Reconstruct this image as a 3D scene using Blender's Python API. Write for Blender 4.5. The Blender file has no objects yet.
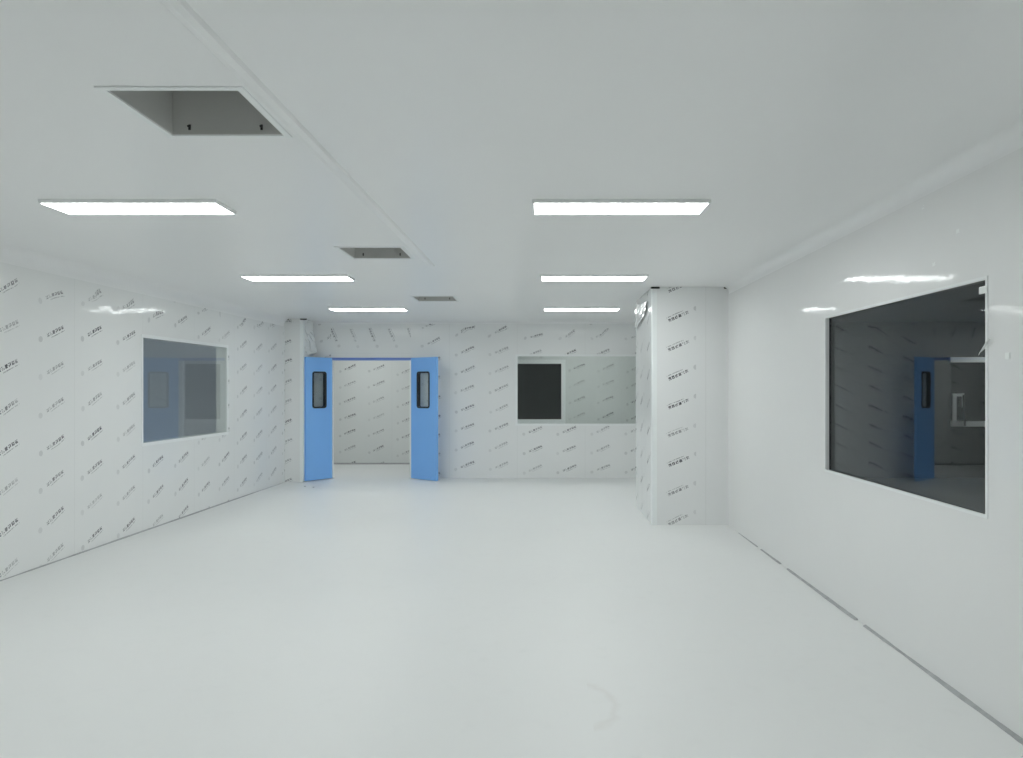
import bpy, bmesh, math, random
from mathutils import Vector, Matrix

random.seed(7)
S = bpy.context.scene
C = S.collection

# ------------------------------------------------------------------ camera, world, exposure
H = 2.70            # room height
CZ = 1.554          # camera height
F = 760.0           # focal length in pixels of a 1023 px wide frame
cam_d = bpy.data.cameras.new('camera')
cam = bpy.data.objects.new('camera', cam_d); C.objects.link(cam)
cam.location = (0, 0, CZ); cam.rotation_euler = (math.pi/2, 0, 0)
cam_d.sensor_width = 36.0; cam_d.sensor_fit = 'HORIZONTAL'
cam_d.lens = F/1023*36.0
cam_d.shift_x = (511.5-541)/1023; cam_d.shift_y = (388-379)/1023
cam_d.clip_start = 0.05
S.camera = cam
w = bpy.data.worlds.new('world'); S.world = w; w.use_nodes = True
w.node_tree.nodes['Background'].inputs[0].default_value = (0.5, 0.55, 0.55, 1)
w.node_tree.nodes['Background'].inputs[1].default_value = 0.05
S.view_settings.view_transform = 'Standard'; S.view_settings.look = 'None'
S.view_settings.gamma = 1.0; S.view_settings.use_curve_mapping = False
S.view_settings.exposure = 0.0
S.cycles.max_bounces = 16; S.cycles.diffuse_bounces = 10; S.cycles.transparent_max_bounces = 16
LAMP = 15.9          # radiance of the lamp diffusers

# ------------------------------------------------------------------ node helpers
class NT:
    def __init__(s, name):
        s.m = bpy.data.materials.new(name); s.m.use_nodes = True
        s.t = s.m.node_tree; s.t.nodes.clear()
        s.out = s.t.nodes.new('ShaderNodeOutputMaterial')
    def n(s, typ, **k):
        x = s.t.nodes.new(typ)
        for a, b in k.items(): setattr(x, a, b)
        return x
    def l(s, a, b): s.t.links.new(a, b)
    def put(s, sock, v):
        if hasattr(v, 'is_output'): s.l(v, sock)
        else: sock.default_value = v
    def f(s, op, a, b=0.0, c=None):
        x = s.n('ShaderNodeMath', operation=op)
        s.put(x.inputs[0], a); s.put(x.inputs[1], b)
        if c is not None: s.put(x.inputs[2], c)
        return x.outputs[0]
    def between(s, v, lo, hi):
        return s.f('MULTIPLY', s.f('GREATER_THAN', v, lo), s.f('LESS_THAN', v, hi))
    def vec(s, x, y, z=0.0):
        c = s.n('ShaderNodeCombineXYZ')
        for i, v in enumerate((x, y, z)): s.put(c.inputs[i], v)
        return c.outputs[0]
    def white(s, v):
        x = s.n('ShaderNodeTexWhiteNoise', noise_dimensions='3D'); s.l(v, x.inputs['Vector'])
        return x.outputs['Value']
    def noise(s, v, scale, detail=2.0, rough=0.5):
        x = s.n('ShaderNodeTexNoise'); s.l(v, x.inputs['Vector'])
        x.inputs['Scale'].default_value = scale; x.inputs['Detail'].default_value = detail
        x.inputs['Roughness'].default_value = rough
        return x.outputs[0]
    def mix(s, fac, a, b):
        x = s.n('ShaderNodeMix', data_type='RGBA')
        s.put(x.inputs[0], fac); s.put(x.inputs[6], a); s.put(x.inputs[7], b)
        return x.outputs[2]
    def bump(s, h, strength, dist):
        b = s.n('ShaderNodeBump'); b.inputs['Strength'].default_value = strength
        b.inputs['Distance'].default_value = dist; s.l(h, b.inputs['Height'])
        return b.outputs[0]
    def pbr(s, col, rough=0.5, coat=0.0, coat_rough=0.05, metal=0.0, normal=None, spec=0.5):
        p = s.n('ShaderNodeBsdfPrincipled')
        s.put(p.inputs['Base Color'], col); s.put(p.inputs['Roughness'], rough)
        p.inputs['Metallic'].default_value = metal
        p.inputs['Specular IOR Level'].default_value = spec
        s.put(p.inputs['Coat Weight'], coat); p.inputs['Coat Roughness'].default_value = coat_rough
        if normal is not None:
            s.l(normal, p.inputs['Normal']); s.l(normal, p.inputs['Coat Normal'])
        s.l(p.outputs[0], s.out.inputs[0])
        return p

def c4(r, g, b): return (r, g, b, 1.0)

def plain(name, col, rough=0.5, coat=0.0, metal=0.0, mottle=0.04, scale=3.0, bump=0.0, coat_rough=0.05):
    t = NT(name)
    co = t.n('ShaderNodeTexCoord').outputs['Object']
    nz = t.noise(co, scale, 3)
    cc = t.mix(nz, c4(*[v*(1-mottle) for v in col]), c4(*[min(v*(1+mottle), 1) for v in col]))
    nm = t.bump(t.noise(co, 9.0, 2), bump, 0.01) if bump else None
    t.pbr(cc, rough, coat, coat_rough, metal, nm)
    return t.m

def film_material(name, base, seed=0.0, ink_strength=1.0, umin=None):
    """white panel under protective film printed with slanted rows of small lettering"""
    t = NT(name)
    uv = t.n('ShaderNodeUVMap', uv_map='UVMap').outputs[0]
    sp = t.n('ShaderNodeSeparateXYZ'); t.l(uv, sp.inputs[0])
    u, v = sp.outputs[0], sp.outputs[1]
    # gentle warping, stronger at the crumpled top of the film
    wr = t.noise(uv, 2.3, 2)
    wr2 = t.noise(t.vec(t.f('ADD', u, 31.7), v), 2.1, 2)
    amp = t.f('ADD', 0.05, t.f('MULTIPLY', t.f('MAXIMUM', t.f('SUBTRACT', v, 2.28), 0.0), 1.0))
    uw = t.f('ADD', u, t.f('MULTIPLY', t.f('SUBTRACT', wr, 0.5), amp))
    vw = t.f('ADD', v, t.f('MULTIPLY', t.f('SUBTRACT', wr2, 0.5), amp))
    panel = t.f('FLOOR', t.f('DIVIDE', u, 1.17))
    hp = t.white(t.vec(panel, seed, 3.0))
    vv = t.f('ADD', vw, t.f('MULTIPLY', hp, 0.33))
    row = t.f('FLOOR', t.f('DIVIDE', vv, 0.33))
    col = t.f('FLOOR', t.f('DIVIDE', u, 0.585))
    cu = t.f('SUBTRACT', t.f('SUBTRACT', uw, t.f('MULTIPLY', col, 0.585)), 0.315)
    cv = t.f('SUBTRACT', t.f('SUBTRACT', vv, t.f('MULTIPLY', row, 0.33)), 0.165)
    th = math.radians(24)
    a = t.f('ADD', t.f('MULTIPLY', cu, math.cos(th)), t.f('MULTIPLY', cv, math.sin(th)))
    b = t.f('SUBTRACT', t.f('MULTIPLY', cv, math.cos(th)), t.f('MULTIPLY', cu, math.sin(th)))
    # six characters, each a small lattice of strokes
    ka = t.f('DIVIDE', t.f('ADD', a, 0.126), 0.042)
    idx = t.f('FLOOR', ka); fx = t.f('FRACT', ka)
    fy = t.f('DIVIDE', t.f('ADD', b, 0.016), 0.032)
    inside = t.f('MULTIPLY', t.between(ka, 0.0, 6.0), t.f('MULTIPLY', t.between(fy, 0.0, 1.0), t.between(fx, 0.08, 0.82)))
    cell = t.white(t.vec(t.f('FLOOR', t.f('MULTIPLY', fx, 5.0)), t.f('FLOOR', t.f('MULTIPLY', fy, 5.0)), t.f('ADD', idx, 11.0)))
    dens = t.white(t.vec(idx, 5.0, 1.0))
    thr = t.f('ADD', 0.12, t.f('MULTIPLY', dens, 0.45))
    ch = t.f('MULTIPLY', inside, t.f('GREATER_THAN', cell, thr))
    # thin second line of small letters
    ln = t.f('MULTIPLY', t.between(b, -0.040, -0.031), t.between(a, -0.075, 0.125))
    ln = t.f('MULTIPLY', ln, t.f('GREATER_THAN', t.white(t.vec(t.f('FLOOR', t.f('MULTIPLY', a, 160.0)), 2.0, 2.0)), 0.3))
    ln = t.f('MULTIPLY', ln, 0.6)
    # faint round emblem before the lettering
    da = t.f('ADD', a, 0.215); db = t.f('ADD', b, 0.0)
    rr = t.f('SQRT', t.f('ADD', t.f('MULTIPLY', da, da), t.f('MULTIPLY', db, db)))
    em = t.f('MULTIPLY', t.f('LESS_THAN', rr, 0.026), 0.25)
    ink = t.f('MAXIMUM', t.f('MAXIMUM', ch, ln), em)
    fade = t.f('ADD', 0.45, t.f('MULTIPLY', t.white(t.vec(col, row, seed)), 0.55))
    fade2 = t.f('MINIMUM', t.f('MAXIMUM', t.f('MULTIPLY', t.noise(uv, 6.0, 2), 1.9), 0.35), 1.0)
    ink = t.f('MULTIPLY', t.f('MULTIPLY', ink, fade), t.f('MULTIPLY', fade2, ink_strength))
    if umin is not None: ink = t.f('MULTIPLY', ink, t.f('GREATER_THAN', u, umin))
    big = t.noise(uv, 1.3, 3)
    basec = t.mix(big, c4(*[x*0.97 for x in base]), c4(*[min(x*1.03, 1) for x in base]))
    # panel joints
    ju = t.f('ABSOLUTE', t.f('SUBTRACT', t.f('FRACT', t.f('ADD', t.f('DIVIDE', u, 1.17), 0.5)), 0.5))
    joint = t.f('LESS_THAN', ju, 0.003)
    basec = t.mix(t.f('MULTIPLY', joint, 0.16), basec, c4(0.45, 0.45, 0.43))
    colr = t.mix(ink, basec, c4(0.06, 0.06, 0.075))
    wrk = t.noise(t.vec(t.f('MULTIPLY', u, 1.0), t.f('MULTIPLY', v, 0.7)), 3.2, 3)
    nm = t.bump(wrk, 0.10, 0.05)
    t.pbr(colr, 0.45, 0.45, 0.07, 0.0, nm, 0.3)
    return t.m

WHITE = (0.815, 0.825, 0.82)
M = {}
M['film'] = film_material('printed_film_panel', WHITE, 1.0)
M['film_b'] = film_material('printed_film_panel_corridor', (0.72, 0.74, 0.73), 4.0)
M['film_plain'] = plain('clear_film_panel', (0.81, 0.815, 0.81), 0.45, 0.45, 0, 0.015, 1.2, 0.10, 0.06)
M['ceiling'] = plain('ceiling_panel', (0.85, 0.855, 0.855), 0.38, 0.15, 0, 0.012, 0.8, 0.03, 0.25)
M['white_metal'] = plain('white_coated_metal', (0.84, 0.86, 0.86), 0.35, 0.2, 0, 0.01)
M['edge_profile'] = plain('white_corner_profile', (0.86, 0.89, 0.89), 0.3, 0.3, 0, 0.01)
M['blue'] = plain('blue_door_paint', (0.235, 0.51, 0.97), 0.35, 0.15, 0, 0.03, 2.0)
M['blue_frame'] = plain('blue_frame_paint', (0.16, 0.27, 0.66), 0.4, 0.1, 0, 0.03)
M['black'] = plain('black_rubber_and_shade', (0.02, 0.02, 0.025), 0.4)
M['gap'] = plain('dark_gap_shade', (0.03, 0.03, 0.03), 0.9)  # darkness inside the ceiling gaps, put into the colour
M['duct'] = plain('galvanised_duct', (0.58, 0.58, 0.565), 0.6, 0, 0.1, 0.10, 2.5)
M['bolt'] = plain('dark_steel', (0.06, 0.06, 0.06), 0.4, 0, 0.8)
M['sealant'] = plain('grey_sealant', (0.42, 0.43, 0.435), 0.8, 0, 0, 0.3, 14.0)
M['dark_wall'] = plain('darkened_room_wall', (0.03, 0.031, 0.03), 0.8, 0, 0, 0.25, 1.5)  # darkness of the unlit rooms put into the wall colour
M['dark_floor'] = plain('darkened_room_floor', (0.07, 0.073, 0.073), 0.6, 0, 0, 0.2, 1.5)  # floor darkened in its colour for the unlit room
M['side_wall'] = plain('dim_side_room_panel', (0.78, 0.81, 0.86), 0.6, 0, 0, 0.05, 1.5)
M['side_floor'] = plain('side_room_floor', (0.5, 0.53, 0.52), 0.6, 0, 0, 0.05, 1.5)
M['tape'] = plain('white_tape', (0.88, 0.9, 0.89), 0.5, 0, 0, 0.02)
M['scrap'] = plain('crumpled_film', (0.86, 0.88, 0.88), 0.25, 0.6, 0, 0.03, 6.0, 0.3)

# floor: pale epoxy with a faint curved smudge near the camera
def floor_material():
    t = NT('pale_epoxy_floor')
    g = t.n('ShaderNodeNewGeometry').outputs['Position']
    sp = t.n('ShaderNodeSeparateXYZ'); t.l(g, sp.inputs[0]); x, y = sp.outputs[0], sp.outputs[1]
    nz = t.noise(g, 0.7, 4)
    base = t.mix(nz, c4(0.765, 0.775, 0.768), c4(0.80, 0.81, 0.803))
    dust = t.noise(g, 7.0, 4)
    base = t.mix(t.f('MULTIPLY', t.f('MAXIMUM', t.f('SUBTRACT', dust, 0.58), 0.0), 0.6), base, c4(0.62, 0.64, 0.63))
    # smudge: an arc of a ring round (0.20, 3.72)
    dx = t.f('SUBTRACT', x, 0.22); dy = t.f('MULTIPLY', t.f('SUBTRACT', y, 3.72), 0.55)
    r = t.f('SQRT', t.f('ADD', t.f('MULTIPLY', dx, dx), t.f('MULTIPLY', dy, dy)))
    r = t.f('ADD', r, t.f('MULTIPLY', t.f('SUBTRACT', t.noise(g, 9.0, 2), 0.5), 0.06))
    ring = t.f('MAXIMUM', t.f('SUBTRACT', 1.0, t.f('DIVIDE', t.f('ABSOLUTE', t.f('SUBTRACT', r, 0.14)), 0.03)), 0.0)
    ring = t.f('MULTIPLY', ring, t.f('GREATER_THAN', x, 0.24))
    base = t.mix(t.f('MULTIPLY', ring, 0.17), base, c4(0.55, 0.5, 0.46))
    # faint film seams across the floor
    nm = t.bump(t.noise(g, 2.0, 3), 0.04, 0.02)
    t.pbr(base, 0.42, 0.0, 0.1, 0, nm, 0.35)
    return t.m
M['floor'] = floor_material()

def glass_material(name, tint, ior=1.38):
    t = NT(name)
    fr = t.n('ShaderNodeFresnel')
    bf = t.n('ShaderNodeNewGeometry').outputs['Backfacing']      # same reflectance on both faces of the thin pane
    t.put(fr.inputs[0], t.f('ADD', ior, t.f('MULTIPLY', bf, 1.0/ior-ior)))
    co = t.n('ShaderNodeTexCoord').outputs['Object']
    tr = t.n('ShaderNodeBsdfTransparent')
    t.put(tr.inputs[0], t.mix(t.noise(co, 2.0), c4(*[v*0.98 for v in tint]), c4(*tint)))
    gl = t.n('ShaderNodeBsdfGlossy'); gl.inputs['Roughness'].default_value = 0.01
    gl.inputs['Color'].default_value = (0.95, 0.97, 1, 1)
    mx = t.n('ShaderNodeMixShader')
    t.l(fr.outputs[0], mx.inputs[0]); t.l(tr.outputs[0], mx.inputs[1]); t.l(gl.outputs[0], mx.inputs[2])
    t.l(mx.outputs[0], t.out.inputs[0])
    return t.m
M['glass'] = glass_material('window_glass', (0.93, 0.95, 0.94))
M['glass_dark'] = glass_material('tinted_window_glass', (0.80, 0.83, 0.82))

M['glass_right'] = glass_material('large_window_glass', (0.93, 0.95, 0.94), 1.33)

def lamp_material():
    t = NT('lamp_diffuser')
    e = t.n('ShaderNodeEmission'); e.inputs[1].default_value = LAMP
    co = t.n('ShaderNodeTexCoord').outputs['Object']
    t.put(e.inputs[0], t.mix(t.noise(co, 5.0), c4(0.955, 1.0, 0.985), c4(0.965, 1.0, 0.99)))
    t.l(e.outputs[0], t.out.inputs[0])
    return t.m
M['lamp'] = lamp_material()

# ------------------------------------------------------------------ mesh helpers
def link(name, bm, mat, parent=None, smooth=False):
    bmesh.ops.recalc_face_normals(bm, faces=bm.faces)
    me = bpy.data.meshes.new(name); bm.to_mesh(me); bm.free()
    me.materials.append(mat)
    if smooth:
        for p in me.polygons: p.use_smooth = True
    o = bpy.data.objects.new(name, me); C.objects.link(o)
    if parent is not None: o.parent = parent
    return o

def empty(name, loc=(0, 0, 0), rz=0.0):
    o = bpy.data.objects.new(name, None); C.objects.link(o)
    o.location = loc; o.rotation_euler = (0, 0, rz); o.empty_display_size = 0.1
    return o

def tag(o, label, cat, group=None):
    o['label'] = label; o['category'] = cat
    if group: o['group'] = group
    return o

def structure(o, label=None):
    o['kind'] = 'structure'
    if label: o['label'] = label
    return o

def box(bm, x0, x1, y0, y1, z0, z1, bevel=0.0):
    vs = [bm.verts.new((x, y, z)) for x in (x0, x1) for y in (y0, y1) for z in (z0, z1)]
    q = [(0, 1, 3, 2), (4, 6, 7, 5), (0, 4, 5, 1), (2, 3, 7, 6), (0, 2, 6, 4), (1, 5, 7, 3)]
    fs = [bm.faces.new([vs[i] for i in f]) for f in q]
    if bevel:
        es = list({e for f in fs for e in f.edges})
        bmesh.ops.bevel(bm, geom=es, offset=bevel, segments=2, affect='EDGES')
    return vs

def slab(name, p0, p1, z0, z1, thick, holes, mat, side=1, uvf=None, cuts=()):
    """wall from p0 to p1 (plan points) with its room face on that line, thickness to `side`,
    real openings (u0,u1,v0,v1); uvf(u, z) -> uv"""
    p0 = Vector((p0[0], p0[1], 0)); p1 = Vector((p1[0], p1[1], 0))
    d = (p1-p0); L = d.length; d.normalize()
    n = Vector((-d.y, d.x, 0))*side
    us = sorted({0.0, L, *[h[0] for h in holes], *[h[1] for h in holes], *[c for c in cuts]})
    vs = sorted({z0, z1, *[h[2] for h in holes], *[h[3] for h in holes]})
    us = [x for x in us if 0 <= x <= L+1e-6]
    solid = {}
    for i in range(len(us)-1):
        for j in range(len(vs)-1):
            cu = (us[i]+us[i+1])/2; cv = (vs[j]+vs[j+1])/2
            solid[i, j] = not any(h[0] < cu < h[1] and h[2] < cv < h[3] for h in holes)
    bm = bmesh.new(); uvl = bm.loops.layers.uv.new('UVMap')
    cache = {}
    def V(i, j, k):
        if (i, j, k) not in cache:
            cache[i, j, k] = bm.verts.new(p0+d*us[i]+n*(thick*k)+Vector((0, 0, vs[j])))
        return cache[i, j, k]
    def face(keys):
        side_face = len({k[2] for k in keys}) > 1
        f = bm.faces.new([V(*k) for k in keys])
        cu = sum(us[k[0]] for k in keys)/4; cv = sum(vs[k[1]] for k in keys)/4
        for lp, k in zip(f.loops, keys):
            if side_face: lp[uvl].uv = (0.03, vs[k[1]]*0.01); continue
            lp[uvl].uv = uvf(us[k[0]], vs[k[1]], cu, cv) if uvf else (us[k[0]], vs[k[1]])
    for (i, j), s_ in solid.items():
        if not s_: continue
        for k in (0, 1):
            face([(i, j, k), (i+1, j, k), (i+1, j+1, k), (i, j+1, k)])
        if not solid.get((i-1, j)): face([(i, j, 0), (i, j+1, 0), (i, j+1, 1), (i, j, 1)])
        if not solid.get((i+1, j)): face([(i+1, j, 0), (i+1, j+1, 0), (i+1, j+1, 1), (i+1, j, 1)])
        if not solid.get((i, j-1)): face([(i, j, 0), (i+1, j, 0), (i+1, j, 1), (i, j, 1)])
        if not solid.get((i, j+1)): face([(i, j+1, 0), (i+1, j+1, 0), (i+1, j+1, 1), (i, j+1, 1)])
    return structure(link(name, bm, mat))

def plate(name, x0, x1, y0, y1, z0, z1, holes, mat):
    """horizontal slab with rectangular holes (x0,x1,y0,y1)"""
    xs = sorted({x0, x1, *[h[0] for h in holes], *[h[1] for h in holes]})
    ys = sorted({y0, y1, *[h[2] for h in holes], *[h[3] for h in holes]})
    bm = bmesh.new(); cache = {}
    def V(i, j, z):
        if (i, j, z) not in cache: cache[i, j, z] = bm.verts.new((xs[i], ys[j], z))
        return cache[i, j, z]
    sol = {}
    for i in range(len(xs)-1):
        for j in range(len(ys)-1):
            a, b = (xs[i]+xs[i+1])/2, (ys[j]+ys[j+1])/2
            sol[i, j] = not any(h[0] < a < h[1] and h[2] < b < h[3] for h in holes)
    for (i, j), s_ in sol.items():
        if not s_: continue
        for z in (z0, z1): bm.faces.new([V(i, j, z), V(i+1, j, z), V(i+1, j+1, z), V(i, j+1, z)])
        if not sol.get((i-1, j)): bm.faces.new([V(i, j, z0), V(i, j+1, z0), V(i, j+1, z1), V(i, j, z1)])
        if not sol.get((i+1, j)): bm.faces.new([V(i+1, j, z0), V(i+1, j+1, z0), V(i+1, j+1, z1), V(i+1, j, z1)])
        if not sol.get((i, j-1)): bm.faces.new([V(i, j, z0), V(i+1, j, z0), V(i+1, j, z1), V(i, j, z1)])
        if not sol.get((i, j+1)): bm.faces.new([V(i, j+1, z0), V(i+1, j+1, z0), V(i+1, j+1, z1), V(i, j+1, z1)])
    return structure(link(name, bm, mat))

def ring(bm, x0, x1, z0, z1, wd, y0, y1):
    """rectangular frame in the local xz plane, mitred by four bars"""
    for i in range(2):
        pass
    outer = [(x0, z0), (x1, z0), (x1, z1), (x0, z1)]
    inner = [(x0+wd, z0+wd), (x1-wd, z0+wd), (x1-wd, z1-wd), (x0+wd, z1-wd)]
    vo = [[bm.verts.new((a, y, b)) for a, b in outer] for y in (y0, y1)]
    vi = [[bm.verts.new((a, y, b)) for a, b in inner] for y in (y0, y1)]
    for k in range(4):
        n = (k+1) % 4
        for s_ in (0, 1): bm.faces.new([vo[s_][k], vo[s_][n], vi[s_][n], vi[s_][k]])
        bm.faces.new([vo[0][k], vo[0][n], vo[1][n], vo[1][k]])
        bm.faces.new([vi[0][k], vi[0][n], vi[1][n], vi[1][k]])

# ------------------------------------------------------------------ setting: floors, ceilings, walls
XR = 2.12                       # right wall
YB = 13.10                      # back wall
YF = 15.50                      # far wall of the corridor behind it
YN = -1.2                       # wall behind the camera
def xl(y): return -4.356+0.01925*(y-6.12)     # left wall line

bm = bmesh.new(); box(bm, -9.0, 10.6, YN-0.2, YF+3.0, -0.10, 0.0)
structure(link('floor', bm, M['floor']), 'pale grey-white epoxy floor')

ducts = [(x-0.252, x+0.252, y-0.26, y+0.26) for x, y in ((-1.415, 3.175), (-1.395, 6.44), (-1.355, 9.74))]
plate('ceiling', -4.75, XR+0.05, YN-0.05, YB+0.06, H, H+0.05, ducts, M['ceiling'])
plate('ceiling_corridor', -5.6, 3.2, YB+0.06, YF+0.05, H, H+0.05, [], M['ceiling'])
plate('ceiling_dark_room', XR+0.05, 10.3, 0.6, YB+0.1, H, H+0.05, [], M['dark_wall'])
plate('ceiling_side_room', -8.6, -4.75, 4.5, 12.6, H, H+0.05, [], M['side_wall'])

# left wall, with window
dl = math.hypot(1, 0.01925)
def ul(y): return (y-YN)*dl
LW = (8.234, 10.35, 0.950, 2.108)           # y0, y1, z0, z1 of the left window
slab('wall_left', (xl(YN), YN), (xl(YB), YB), 0, H, 0.15, [(ul(LW[0]), ul(LW[1]), LW[2], LW[3])], M['film'],
     side=1, uvf=lambda u, z, a, b: (u+0.26+(YN+3.2)*dl, z))
# right wall, plain film
RW = (760*XR/445.8, 760*XR/284.6, 0.944, 2.076)
slab('wall_right', (XR, YN), (XR, YB), 0, H, 0.05, [(RW[0]-YN, RW[1]-YN, RW[2], RW[3])], M['film_plain'], side=-1)
# back wall with door opening and window
DX0, DX1, DZ = -3.62, -2.245, 2.075
BW = (-0.41, 1.64, 0.935, 2.105)
x0b = xl(YB)
def uv_back(u, z, cu, cv):
    x = u+x0b
    if cv > DZ and DX0 < cu+x0b < -2.0:      # film turned a quarter over the door
        return (z+0.185, -x-2.20)
    return (x+0.41+1.17*4, z)
slab('wall_back', (x0b, YB), (XR, YB), 0, H, 0.06,
     [(DX0-x0b, DX1-x0b, -0.01, DZ), (BW[0]-x0b, BW[1]-x0b, BW[2], BW[3])], M['film'], side=1, uvf=uv_back)
bm = bmesh.new(); box(bm, xl(YN)-0.15, XR+0.05, YN-0.05, YN, 0, H)
structure(link('wall_rear', bm, M['film_plain']))

# corridor behind the back wall
CW = (-1.80, 0.42, 0.910, 2.055)            # dark window in its far wall
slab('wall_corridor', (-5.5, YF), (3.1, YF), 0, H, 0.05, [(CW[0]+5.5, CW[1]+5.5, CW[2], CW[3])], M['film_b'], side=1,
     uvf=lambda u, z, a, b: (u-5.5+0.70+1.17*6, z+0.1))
bm = bmesh.new(); box(bm, -5.55, -5.5, YB+0.06, YF, 0, H); structure(link('wall_corridor_left', bm, M['film_plain']))
bm = bmesh.new(); box(bm, 3.1, 3.15, YB+0.06, YF, 0, H); structure(link('wall_corridor_right', bm, M['film_plain']))
bm = bmesh.new(); box(bm, -5.5, x0b, YB, YB+0.06, 0, H); structure(link('wall_corridor_near', bm, M['film_plain']))
# unlit store beyond the corridor window
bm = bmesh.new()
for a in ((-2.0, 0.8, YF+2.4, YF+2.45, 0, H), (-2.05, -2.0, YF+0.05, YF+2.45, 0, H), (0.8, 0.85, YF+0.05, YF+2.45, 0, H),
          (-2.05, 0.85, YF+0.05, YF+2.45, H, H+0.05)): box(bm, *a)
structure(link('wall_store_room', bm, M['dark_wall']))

# dark room beyond the right wall, its gloom put into the colours, with a white framed window in its end wall
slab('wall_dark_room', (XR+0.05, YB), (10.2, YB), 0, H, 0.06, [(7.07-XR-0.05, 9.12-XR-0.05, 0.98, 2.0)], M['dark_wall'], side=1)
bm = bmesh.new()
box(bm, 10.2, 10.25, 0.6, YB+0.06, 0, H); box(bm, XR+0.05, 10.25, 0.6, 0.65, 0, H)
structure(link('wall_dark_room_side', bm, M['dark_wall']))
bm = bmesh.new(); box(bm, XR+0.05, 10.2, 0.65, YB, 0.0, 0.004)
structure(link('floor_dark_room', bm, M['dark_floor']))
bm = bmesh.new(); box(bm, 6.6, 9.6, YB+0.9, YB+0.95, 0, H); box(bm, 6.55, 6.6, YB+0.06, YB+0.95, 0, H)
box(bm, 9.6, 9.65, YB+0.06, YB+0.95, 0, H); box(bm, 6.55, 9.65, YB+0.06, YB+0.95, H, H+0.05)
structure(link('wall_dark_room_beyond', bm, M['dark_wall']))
# dim room beyond the left wall
bm = bmesh.new()
box(bm, -8.55, -8.5, 4.55, 12.55, 0, H); box(bm, -8.5, -4.58, 12.5, 12.55, 0, H); box(bm, -8.5, -4.56, 4.55, 4.6, 0, H)
structure(link('wall_side_room', bm, M['side_wall']))

# boxed columns -------------------------------------------------------------------------
def column(name, x0, x1, y0, y1, mat, flip, off, xcut):
    """box column; left/right side and front carry the film"""
    bm = bmesh.new(); uvl = bm.loops.layers.uv.new('UVMap')
    pts = [(x0, y1), (x0, y0), (x1, y0), (x1, y1)]
    s_ = [0, abs(y1-y0), abs(y1-y0)+abs(x1-x0), 2*abs(y1-y0)+abs(x1-x0)]
    base = s_[1]
    vb = [bm.verts.new((a, b, 0)) for a, b in pts]; vt = [bm.verts.new((a, b, H)) for a, b in pts]
    for i in range(3):
        f = bm.faces.new([vb[i], vb[i+1], vt[i+1], vt[i]])
        for lp, (u, z) in zip(f.loops, [(s_[i], 0), (s_[i+1], 0), (s_[i+1], H), (s_[i], H)]):
            uu = u-base
            lp[uvl].uv = (-(uu)+off, -z+2.15) if flip else (uu+off, z)
    bm.faces.new([vb[3], vb[0], vt[0], vt[3]])
    bm.faces.new(vb); bm.faces.new(vt)
    return structure(link(name, bm, mat))
M['film_up'] = film_material('printed_film_inverted', (0.815, 0.825, 0.825), 9.0, 1.0, 1.17*3+0.61-0.50)
# the inverted print never reaches the crumple zone because its v axis runs the other way
KX0, KY0, KY1 = 1.259, 8.62, 10.05
column('wall_pillar_right', KX0, XR, KY0, KY1, M['film_up'], True, 1.17*3+0.61, 0)
LX1, LY0 = -3.93, 12.56
column('wall_pillar_left', xl(12.8)-0.02, LX1, LY0, YB, M['film'], False, 0.30, 0)

# ------------------------------------------------------------------ trims
tn = [0]
def trim(bm, mat, label=None, smooth=False):
    tn[0] += 1
    return structure(link('trim_%d' % tn[0], bm, mat, smooth=smooth), label)

def cove(p0, p1, inward, r=0.09):
    """concave quarter-round between a wall and the ceiling"""
    p0 = Vector((*p0, 0)); p1 = Vector((*p1, 0)); n = Vector((*inward, 0)).normalized()
    bm = bmesh.new(); prof = []
    for k in range(17):
        a = k/16*math.pi/2
        prof.append((r-r*math.cos(a), H-r+r*math.sin(a)-0.0005))       # wall -> ceiling
    prof += [(0.0, H-0.0005)]
    A = [bm.verts.new(p0+n*(a+0.0006)+Vector((0, 0, z))) for a, z in prof]
    B = [bm.verts.new(p1+n*(a+0.0006)+Vector((0, 0, z))) for a, z in prof]
    m = len(prof)
    for k in range(m): bm.faces.new([A[k], A[(k+1) % m], B[(k+1) % m], B[k]]).smooth = k < m-2
    bm.faces.new(A); bm.faces.new(B)
    bm.edges.ensure_lookup_table()
    sharp = [e for e in bm.edges if len({f.smooth for f in e.link_faces}) > 1]
    bmesh.ops.split_edges(bm, edges=sharp)
    o = trim(bm, M['ceiling'], 'rounded cove where wall and ceiling meet')
    return o
cove((xl(YN), YN), (xl(LY0-0.06), LY0-0.06), (1, -0.01925), 0.13)
cove((XR, YN), (XR, KY0-0.05), (-1, 0), 0.085)
cove((LX1, YB), (XR, YB), (0, -1), 0.04)

def corner_profile(x, y, sx):
    """rounded white corner profile: legs along -x*sx and +y from the outer corner (x, y)"""
    bm = bmesh.new(); t = 0.004; leg = 0.055; r = 0.008
    pts = [(sx*leg, 0), (sx*leg, -t)]
    for k in range(7):
        a = k/6*math.pi/2
        pts.append((sx*(r-(r+t)*math.sin(a)), r-(r+t)*math.cos(a)))
    pts += [(-sx*t, leg), (0, leg), (0, 0)]
    lo = [bm.verts.new((x+a, y+b, 0.002)) for a, b in pts]; hi = [bm.verts.new((x+a, y+b, H-0.01)) for a, b in pts]
    for k in range(len(pts)):
        j = (k+1) % len(pts); bm.faces.new([lo[k], lo[j], hi[j], hi[k]])
    bm.faces.new(lo); bm.faces.new(hi)
    return trim(bm, M['edge_profile'], 'white rounded corner profile of the pillar')
corner_profile(KX0, KY0, 1)
corner_profile(LX1, LY0, -1)

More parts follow.
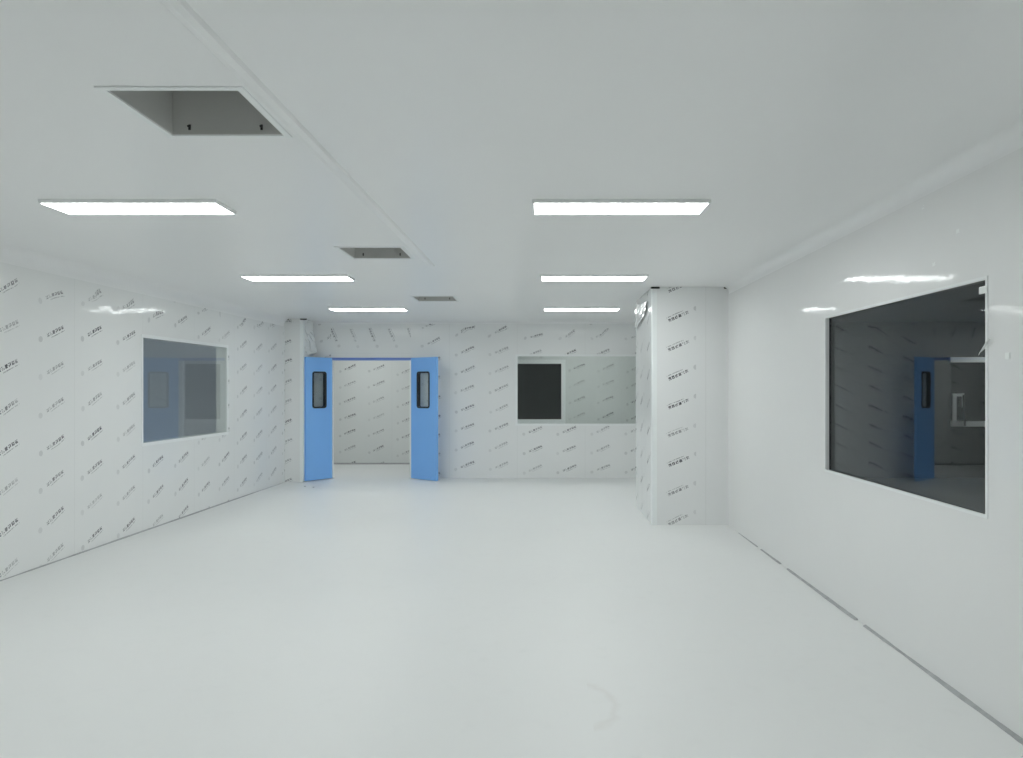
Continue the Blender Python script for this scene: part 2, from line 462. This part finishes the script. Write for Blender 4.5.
# sealant line where the walls meet the floor: irregular width, with real breaks
def floor_line(pts_fn, y0, y1, inward, w0, breaks, seed):
    rnd = random.Random(seed); bm = bmesh.new(); y = y0; prev = None
    wd = w0
    while y < y1:
        wd = max(0.35*w0, min(1.3*w0, wd+rnd.uniform(-0.15, 0.15)*w0))
        ok = not any(a < y < b for a, b in breaks)
        x = pts_fn(y)
        cur = [bm.verts.new((x+inward*0.001, y, 0.0005)), bm.verts.new((x+inward*wd, y, 0.0005)),
               bm.verts.new((x+inward*wd*0.8, y, 0.004)), bm.verts.new((x+inward*0.001, y, wd*0.5))] if ok else None
        if prev and cur:
            for k in range(4): bm.faces.new([prev[k], prev[(k+1) % 4], cur[(k+1) % 4], cur[k]])
        elif cur: bm.faces.new(cur)
        elif prev: bm.faces.new(prev)
        prev = cur; y += 0.06
    if prev: bm.faces.new(prev)
    return trim(bm, M['sealant'], 'grey sealant line along the foot of the wall')
floor_line(lambda y: XR, YN+0.1, 8.15, -1, 0.020, [(4.98, 5.06), (6.55, 6.65), (7.3, 7.38)], 3)
floor_line(lambda y: xl(y), YN+0.1, 12.5, 1, 0.017, [], 5)
bm = bmesh.new(); box(bm, -5.5, 3.1, YF-0.012, YF-0.001, 0.0005, 0.03); trim(bm, M['sealant'])

# raised joint strip along the ceiling
bm = bmesh.new()
A, B = [[bm.verts.new((-1.115+0.0134*y+dx_, y, H-dz_)) for dx_, dz_ in ((-0.045, 0.0005), (-0.012, 0.011), (0.02, 0.012), (0.032, 0.0005))]
        for y in (YN+0.1, 7.10)]
for k in range(4): bm.faces.new([A[k], A[(k+1) % 4], B[(k+1) % 4], B[k]])
bm.faces.new(A); bm.faces.new(B)
trim(bm, M['ceiling'], 'raised joint strip running along the ceiling')

# ------------------------------------------------------------------ windows
def window(n, origin, rz, wd, z0, z1, frame_w, depth, frame_mat, glass_mat, pane_rot=0.0, inset=0.004, label=None):
    """local x along the wall, local -y towards the room"""
    e = structure(empty('window_%d' % n, (origin[0], origin[1], 0), rz), label)
    bm = bmesh.new(); ring(bm, -frame_w, wd+frame_w, z0-frame_w, z1+frame_w, frame_w+0.006, -0.004, 0.008)
    f = link('window_frame', bm, frame_mat, e)
    bm = bmesh.new(); box(bm, -wd/2+0.006, wd/2-0.006, -0.002, 0.003, z0+0.006, z1-0.006)
    g = link('window_pane', bm, glass_mat, e)
    g.location = (wd/2, inset+abs(pane_rot)*wd/2+0.008, 0); g.rotation_euler = (0, 0, pane_rot)
    return e
# 1: right wall (local x towards the camera -> wall runs from far to near)
window(1, (XR, RW[1]), -math.pi/2, RW[1]-RW[0], RW[2], RW[3], 0.011, 0.05, M['white_metal'], M['glass_right'],
       pane_rot=-0.0106, label='large dark window in the right wall')
# 2: left wall
ang = math.atan2(1, 0.01925)
window(2, (xl(LW[0]), LW[0]), ang, (LW[1]-LW[0])*dl, LW[2], LW[3], 0.03, 0.15, M['white_metal'], M['glass'],
       label='window in the left wall')
# 3: back wall
window(3, (BW[0], YB), 0, BW[1]-BW[0], BW[2], BW[3], 0.03, 0.06, M['white_metal'], M['glass'],
       label='wide window in the back wall')
# 4: corridor wall
window(4, (CW[0], YF), 0, CW[1]-CW[0], CW[2], CW[3], 0.08, 0.05, M['white_metal'], M['glass_dark'],
       label='dark window in the far corridor wall')
# 5: end wall of the dark room
e5 = structure(empty('window_5', (7.07, YB, 0)), 'dark window with white rails at the end of the dark room')
for z0_, z1_ in ((0.89, 0.985), (1.995, 2.085)):
    bm = bmesh.new(); box(bm, -0.02, 2.07, -0.03, 0.012, z0_, z1_, 0.004); link('window_rail', bm, M['white_metal'], e5)
bm = bmesh.new(); box(bm, 0.004, 2.046, 0.02, 0.026, 0.985, 1.995); link('window_pane', bm, M['glass_dark'], e5)
# reveal of the right window, its shade put in as a black lining
bm = bmesh.new()
y0, y1, z0, z1 = RW
vo = None
for a in ((XR+0.026, XR+0.0495, y1-0.004, y1, z0, z1), (XR+0.026, XR+0.0495, y0, y0+0.004, z0, z1),
          (XR+0.026, XR+0.0495, y0+0.004, y1-0.004, z0, z0+0.004), (XR+0.026, XR+0.0495, y0+0.004, y1-0.004, z1-0.004, z1)):
    box(bm, *a)
trim(bm, M['black'])

# ------------------------------------------------------------------ double door
door = structure(empty('door_1', (0, 0, 0)), 'blue double door standing open into the room')
bm = bmesh.new()
fw = 0.045
box(bm, DX0-0.02, DX1+0.06, YB-0.012, YB+0.066, DZ-fw, DZ)
link('door_header', bm, M['blue_frame'], door)
for x0_, x1_ in ((DX0, DX0+0.035), (DX1-0.02, DX1)):
    bm = bmesh.new(); box(bm, x0_, x1_, YB-0.002, YB+0.062, 0, DZ-fw)
    link('door_jamb', bm, M['edge_profile'], door)

def rounded_rect(x0, x1, z0, z1, r, n=5):
    pts = []
    for cx, cz, a0 in ((x1-r, z0+r, -90), (x1-r, z1-r, 0), (x0+r, z1-r, 90), (x0+r, z0+r, 180)):
        for k in range(n+1):
            a = math.radians(a0+90*k/n); pts.append((cx+r*math.cos(a), cz+r*math.sin(a)))
    return pts

def leaf(hx, hy, fx, fy, win, handle):
    """door leaf from hinge (hx,hy) to free edge (fx,fy); win=(a0,a1,z0,z1) along leaf from hinge"""
    L = math.hypot(fx-hx, fy-hy); a = math.atan2(fy-hy, fx-hx)
    t = 0.045; zb = 0.012; zt = DZ-0.005
    bm = bmesh.new()
    # four bars round the vision opening = panel with a real hole
    us = [0, win[0], win[1], L]; zs = [zb, win[2], win[3], zt]
    cache = {}
    def V(i, j, k):
        if (i, j, k) not in cache: cache[i, j, k] = bm.verts.new((us[i], (-t/2, t/2)[k], zs[j]))
        return cache[i, j, k]
    for i in range(3):
        for j in range(3):
            if i == 1 and j == 1: continue
            for k in (0, 1): bm.faces.new([V(i, j, k), V(i+1, j, k), V(i+1, j+1, k), V(i, j+1, k)])
    for i in range(3):
        for j in (0, 3): bm.faces.new([V(i, j, 0), V(i+1, j, 0), V(i+1, j, 1), V(i, j, 1)])
    for j in range(3):
        for i in (0, 3): bm.faces.new([V(i, j, 0), V(i, j+1, 0), V(i, j+1, 1), V(i, j, 1)])
    for j in (1, 2): bm.faces.new([V(1, j, 0), V(2, j, 0), V(2, j, 1), V(1, j, 1)])
    for i in (1, 2): bm.faces.new([V(i, 1, 0), V(i, 2, 0), V(i, 2, 1), V(i, 1, 1)])
    o = link('door_leaf', bm, M['blue'], door)
    o.location = (hx, hy, 0); o.rotation_euler = (0, 0, a)
    # rounded black surround
    bm = bmesh.new(); w_ = 0.028
    out = rounded_rect(win[0]-0.012, win[1]+0.012, win[2]-0.012, win[3]+0.012, 0.045)
    inn = rounded_rect(win[0]+w_-0.012, win[1]-w_+0.012, win[2]+w_-0.012, win[3]-w_+0.012, 0.025)
    n = len(out); yy = (-t/2-0.008, t/2+0.008)
    vo = [[bm.verts.new((p, y, q)) for p, q in out] for y in yy]; vi = [[bm.verts.new((p, y, q)) for p, q in inn] for y in yy]
    for k in range(n):
        j = (k+1) % n
        for s_ in (0, 1): bm.faces.new([vo[s_][k], vo[s_][j], vi[s_][j], vi[s_][k]])
        bm.faces.new([vo[0][k], vo[0][j], vo[1][j], vo[1][k]]); bm.faces.new([vi[0][k], vi[0][j], vi[1][j], vi[1][k]])
    link('vision_panel_frame', bm, M['black'], o)
    bm = bmesh.new(); box(bm, win[0]+0.014, win[1]-0.014, -0.003, 0.003, win[2]+0.014, win[3]-0.014)
    link('vision_panel_glass', bm, M['glass'], o)
    # pale protective edge strip left on the hinge side, hinges
    bm = bmesh.new(); box(bm, -0.004, 0.0, -t/2, t/2, zb+0.05, zt-0.02)
    link('edge_film', bm, M['tape'], o)
    for z in (0.25, 1.05, 1.8):
        bm = bmesh.new()
        bmesh.ops.create_cone(bm, cap_ends=True, segments=16, radius1=0.010, radius2=0.010, depth=0.10,
                              matrix=Matrix.Translation((-0.014, 0, z)))
        link('hinge', bm, M['white_metal'], o)
    if handle:
        s_ = handle
        bm = bmesh.new(); box(bm, L-0.075, L-0.035, s_*(t/2), s_*(t/2+0.008), 0.93, 1.13, 0.002)
        bmesh.ops.create_cone(bm, cap_ends=True, segments=16, radius1=0.010, radius2=0.010, depth=0.05,
                              matrix=Matrix.Translation((L-0.055, s_*(t/2+0.03), 1.05)) @ Matrix.Rotation(math.pi/2, 4, 'X'))
        box(bm, L-0.17, L-0.045, s_*(t/2+0.045)-0.008, s_*(t/2+0.045)+0.008, 1.04, 1.06, 0.003)
        link('handle', bm, M['bolt'], o)
        bm = bmesh.new(); box(bm, L, L+0.004, -0.014, 0.014, 0.90, 1.14)
        link('lock_plate', bm, M['bolt'], o)
    return o
# left leaf swings towards the left pillar, right leaf towards the right
leaf(DX0+0.025, 13.03, -3.915, 12.61, (0.13, 0.39, 1.225, 1.82), 0)
leaf(DX1+0.035, 13.03, -1.725, 12.62, (0.165, 0.465, 1.225, 1.82), 0)

# ------------------------------------------------------------------ ceiling lights
def make_light():
    e = empty('ceiling_light')
    wx, wy = 1.085, 0.31
    bm = bmesh.new()
    xs = (-wx/2, wx/2); ys = (-wy/2, wy/2)
    ring(bm, -wx/2, wx/2, -wy/2, wy/2, 0.012, 0, 0.022)
    for v in bm.verts: v.co = Vector((v.co.x, v.co.z, -0.022+v.co.y))
    link('lamp_frame', bm, M['white_metal'], e)
    bm = bmesh.new(); box(bm, -wx/2+0.012, wx/2-0.012, -wy/2+0.012, wy/2-0.012, -0.024, -0.004, 0.002)
    link('diffuser', bm, M['lamp'], e)
    return e
def dup(root):
    r = root.copy(); C.objects.link(r)
    for ch in root.children:
        c = ch.copy(); C.objects.link(c); c.parent = r
        for g in ch.children:
            d = g.copy(); C.objects.link(d); d.parent = c
    return r
proto = make_light(); used = False
lights = [(-2.515, 4.77, 'long flat white ceiling light in the left row, nearest to the camera', 1),
          (-2.495, 7.82, 'long flat white ceiling light in the left row, middle one of three in view', 1),
          (-2.48, 10.93, 'long flat white ceiling light in the left row, above the open blue doors', 1),
          (0.49, 4.77, 'long flat white ceiling light in the right row, nearest to the camera', 1),
          (0.54, 7.82, 'long flat white ceiling light in the right row, middle one of three in view', 1),
          (0.58, 10.93, 'long flat white ceiling light in the right row, closest to the back window', 1),
          (-2.59, 1.75, 'flat white ceiling light of the left row, overhead just out of view', 1),
          (0.46, 1.75, 'flat white ceiling light of the right row, overhead just out of view', 1),
          (-3.4, 14.3, 'flat white ceiling light in the corridor behind the double door', 2),
          (0.9, 14.3, 'flat white ceiling light in the corridor behind the back window', 2),
          (-5.6, 9.2, 'added unseen fill light in the room beyond the left window', 3),  # added out of view to brighten the side room and window jamb
          (8.25, 12.4, 'added unseen fill light in the dark room beyond the large dark window', 4)]  # added out of view to brighten the white window rails
for x, y, lab, g in lights:
    o = dup(proto) if used else proto; used = True
    o.location = (x, y, H)
    tag(o, lab, 'ceiling light', {1: 'flat panel lights in two rows on the ceiling', 2: 'flat panel lights in the corridor'}.get(g))

# ------------------------------------------------------------------ square air duct openings in the ceiling
def make_duct():
    e = empty('air_duct_opening')
    a = 0.252; c_ = 0.26; t = 0.003; h = 0.55
    bm = bmesh.new(); i = a-0.002; k_ = c_-0.002
    for b in ((-i, -i+t, -k_, k_), (i-t, i, -k_, k_), (-i, i, -k_, -k_+t), (-i, i, k_-t, k_)): box(bm, *b, 0.0, h)
    box(bm, -i, i, -k_, k_, h, h+t)
    link('duct_box', bm, M['duct'], e)
    bm = bmesh.new(); ring(bm, -a-0.030, a+0.030, -c_-0.030, c_+0.030, 0.030, 0, 0.005)
    for v in bm.verts: v.co = Vector((v.co.x, v.co.z, -0.0055+v.co.y))
    link('flange', bm, M['white_metal'], e)
    for x in (-0.17, 0.155):
        bm = bmesh.new()
        bmesh.ops.create_cone(bm, cap_ends=True, segments=12, radius1=0.004, radius2=0.004, depth=0.02,
                              matrix=Matrix.Translation((x, k_-t-0.010, 0.030)) @ Matrix.Rotation(math.pi/2, 4, 'X'))
        box(bm, x-0.005, x+0.005, k_-t-0.004, k_-t, 0.018, 0.042)
        link('bolt', bm, M['bolt'], e)
    return e
dp = make_duct(); used = False
for (x0_, x1_, y0_, y1_), lab in zip(ducts, ('open square air duct in the ceiling, the largest and nearest of three',
                                        'open square air duct in the ceiling, middle one of three beside the joint strip',
                                        'open square air duct in the ceiling, smallest and farthest, near the back wall')):
    o = dup(dp) if used else dp; used = True
    o.location = ((x0_+x1_)/2, (y0_+y1_)/2, H)
    tag(o, lab, 'air duct', 'open square ducts in the ceiling')

# ------------------------------------------------------------------ small things
def slot(x, y, w_, label, d_=0.02):  # open gap in the ceiling, its darkness put in as a black block
    bm = bmesh.new(); box(bm, -w_/2, w_/2, -d_, 0, -0.022, -0.0005, 0.004)
    o = link('ceiling_slot', bm, M['gap']); o.location = (x, y, H)
    tag(o, label, 'slot', 'small black slots under the ceiling')
slot(KX0+0.035, KY0-0.008, 0.10, 'small black slot under the ceiling above the left corner of the right pillar')
slot(XR-0.03, KY0-0.002, 0.035, 'tiny black slot under the ceiling where the right pillar meets the right wall')
slot(LX1+0.01, LY0-0.008, 0.11, 'small black slot under the ceiling above the outer corner of the left pillar')
slot(xl(LY0)+0.05, LY0-0.002, 0.04, 'tiny black slot under the ceiling where the left pillar meets the left wall')

def scrap(name, pts, nu, nv, amp, mat, seed, thick=0.0015):
    """crumpled sheet over the quad pts (4 corners)"""
    rnd = random.Random(seed); P = [Vector(p) for p in pts]
    nrm = (P[1]-P[0]).cross(P[3]-P[0]).normalized()
    bm = bmesh.new(); g = []
    for j in range(nv+1):
        r = []
        for i in range(nu+1):
            u, v = i/nu, j/nv
            p = P[0]*(1-u)*(1-v)+P[1]*u*(1-v)+P[2]*u*v+P[3]*(1-u)*v
            r.append(bm.verts.new(p+nrm*rnd.uniform(0.0, amp)))
        g.append(r)
    for j in range(nv):
        for i in range(nu): bm.faces.new([g[j][i], g[j][i+1], g[j+1][i+1], g[j+1][i]])
    o = link(name, bm, mat)
    m = o.modifiers.new('solid', 'SOLIDIFY'); m.thickness = thick; m.offset = 1
    return o
# crumpled film at the head of the right pillar's side face
o = scrap('peeled_film', [(KX0-0.004, 8.92, 2.575), (KX0-0.004, 10.0, 2.64), (KX0-0.004, 10.02, 2.32), (KX0-0.004, 9.10, 2.43)], 9, 5, 0.022, M['scrap'], 3)
tag(o, 'crumpled clear film peeling off the side of the right pillar near its top', 'film')
o = scrap('peeled_film', [(LX1+0.006, 12.62, 2.60), (LX1+0.006, 13.06, 2.58), (LX1+0.10, 13.07, 2.16), (LX1+0.006, 12.66, 2.10)], 5, 7, 0.03, M['scrap'], 5)
tag(o, 'pale film flap peeling off the left pillar above the left door leaf', 'film')
o = scrap('peeled_film', [(XR-0.006, 3.65, 1.73), (XR-0.004, 3.585, 1.79), (XR-0.02, 3.58, 1.785), (XR-0.02, 3.655, 1.715)], 3, 2, 0.01, M['tape'], 8, 0.002)
tag(o, 'small white film strip torn loose at the near edge of the large dark window', 'film')
bm = bmesh.new(); box(bm, XR-0.009, XR-0.0045, 3.60, 3.665, 2.005, 2.04, 0.001)
tag(link('tape_piece', bm, M['tape']), 'small white tape square at the upper near corner of the large dark window', 'tape')
bm = bmesh.new(); box(bm, XR-0.006, XR-0.0005, 3.43, 3.465, 1.685, 1.715, 0.002)
tag(link('wall_tag', bm, M['tape']), 'tiny white square stuck on the right wall beside the large dark window', 'tag')

for x, z, y, lab in ((923, 207, 4.218, 'speck of white film high on the right wall, the farthest up'),
                     (958, 231, 3.864, 'speck of white film on the right wall above the near part of the dark window'),
                     (934, 264, 4.100, 'speck of white film on the right wall just over the dark window edge')):
    zz = CZ+(388-z)*y/760
    o = scrap('film_speck', [(XR-0.003, y-0.016, zz-0.010), (XR-0.003, y+0.012, zz-0.012), (XR-0.003, y+0.016, zz+0.008), (XR-0.003, y-0.010, zz+0.010)],
              3, 2, 0.004, M['tape'], int(x), 0.001)
    tag(o, lab, 'film scrap', 'specks of film on the right wall')
for k, (x, y) in enumerate(((-3.72, 11.98), (-3.55, 11.86))):
    bm = bmesh.new(); bmesh.ops.create_icosphere(bm, subdivisions=1, radius=0.012)
    rr = random.Random(k)
    for v in bm.verts: v.co = Vector((v.co.x*1.5*rr.uniform(.7, 1.2), v.co.y*rr.uniform(.7, 1.2), max(v.co.z*0.5, -0.004)))
    o = link('debris_crumb', bm, M['sealant']); o.location = (x, y, 0.0045)
    tag(o, ('tiny grey crumb on the floor before the left blue leaf, nearer the left wall',
            'tiny grey crumb on the floor before the left blue leaf, nearer the camera')[k], 'debris', 'crumbs on the floor')

# pale bent bracket with a dark rod standing behind the glass in the dark room
br = tag(empty('folding_bracket', (7.24, YB-0.10, 0)), 'pale bent bracket with a dark rod, seen through the large dark window', 'bracket')
bm = bmesh.new()
box(bm, -0.16, -0.10, 0.055, 0.08, 0.986, 1.41); box(bm, -0.16, 0.03, 0.055, 0.08, 1.41, 1.46); box(bm, 0.0, 0.03, 0.055, 0.08, 1.22, 1.41)
link('bracket_bar', bm, M['white_metal'], br)
bm = bmesh.new()
bmesh.ops.create_cone(bm, cap_ends=True, segments=12, radius1=0.016, radius2=0.016, depth=0.54,
                      matrix=Matrix.Translation((0.02, 0.036, 1.17)) @ Matrix.Rotation(math.radians(-2.5), 4, 'Y'))
link('rod', bm, M['black'], br)
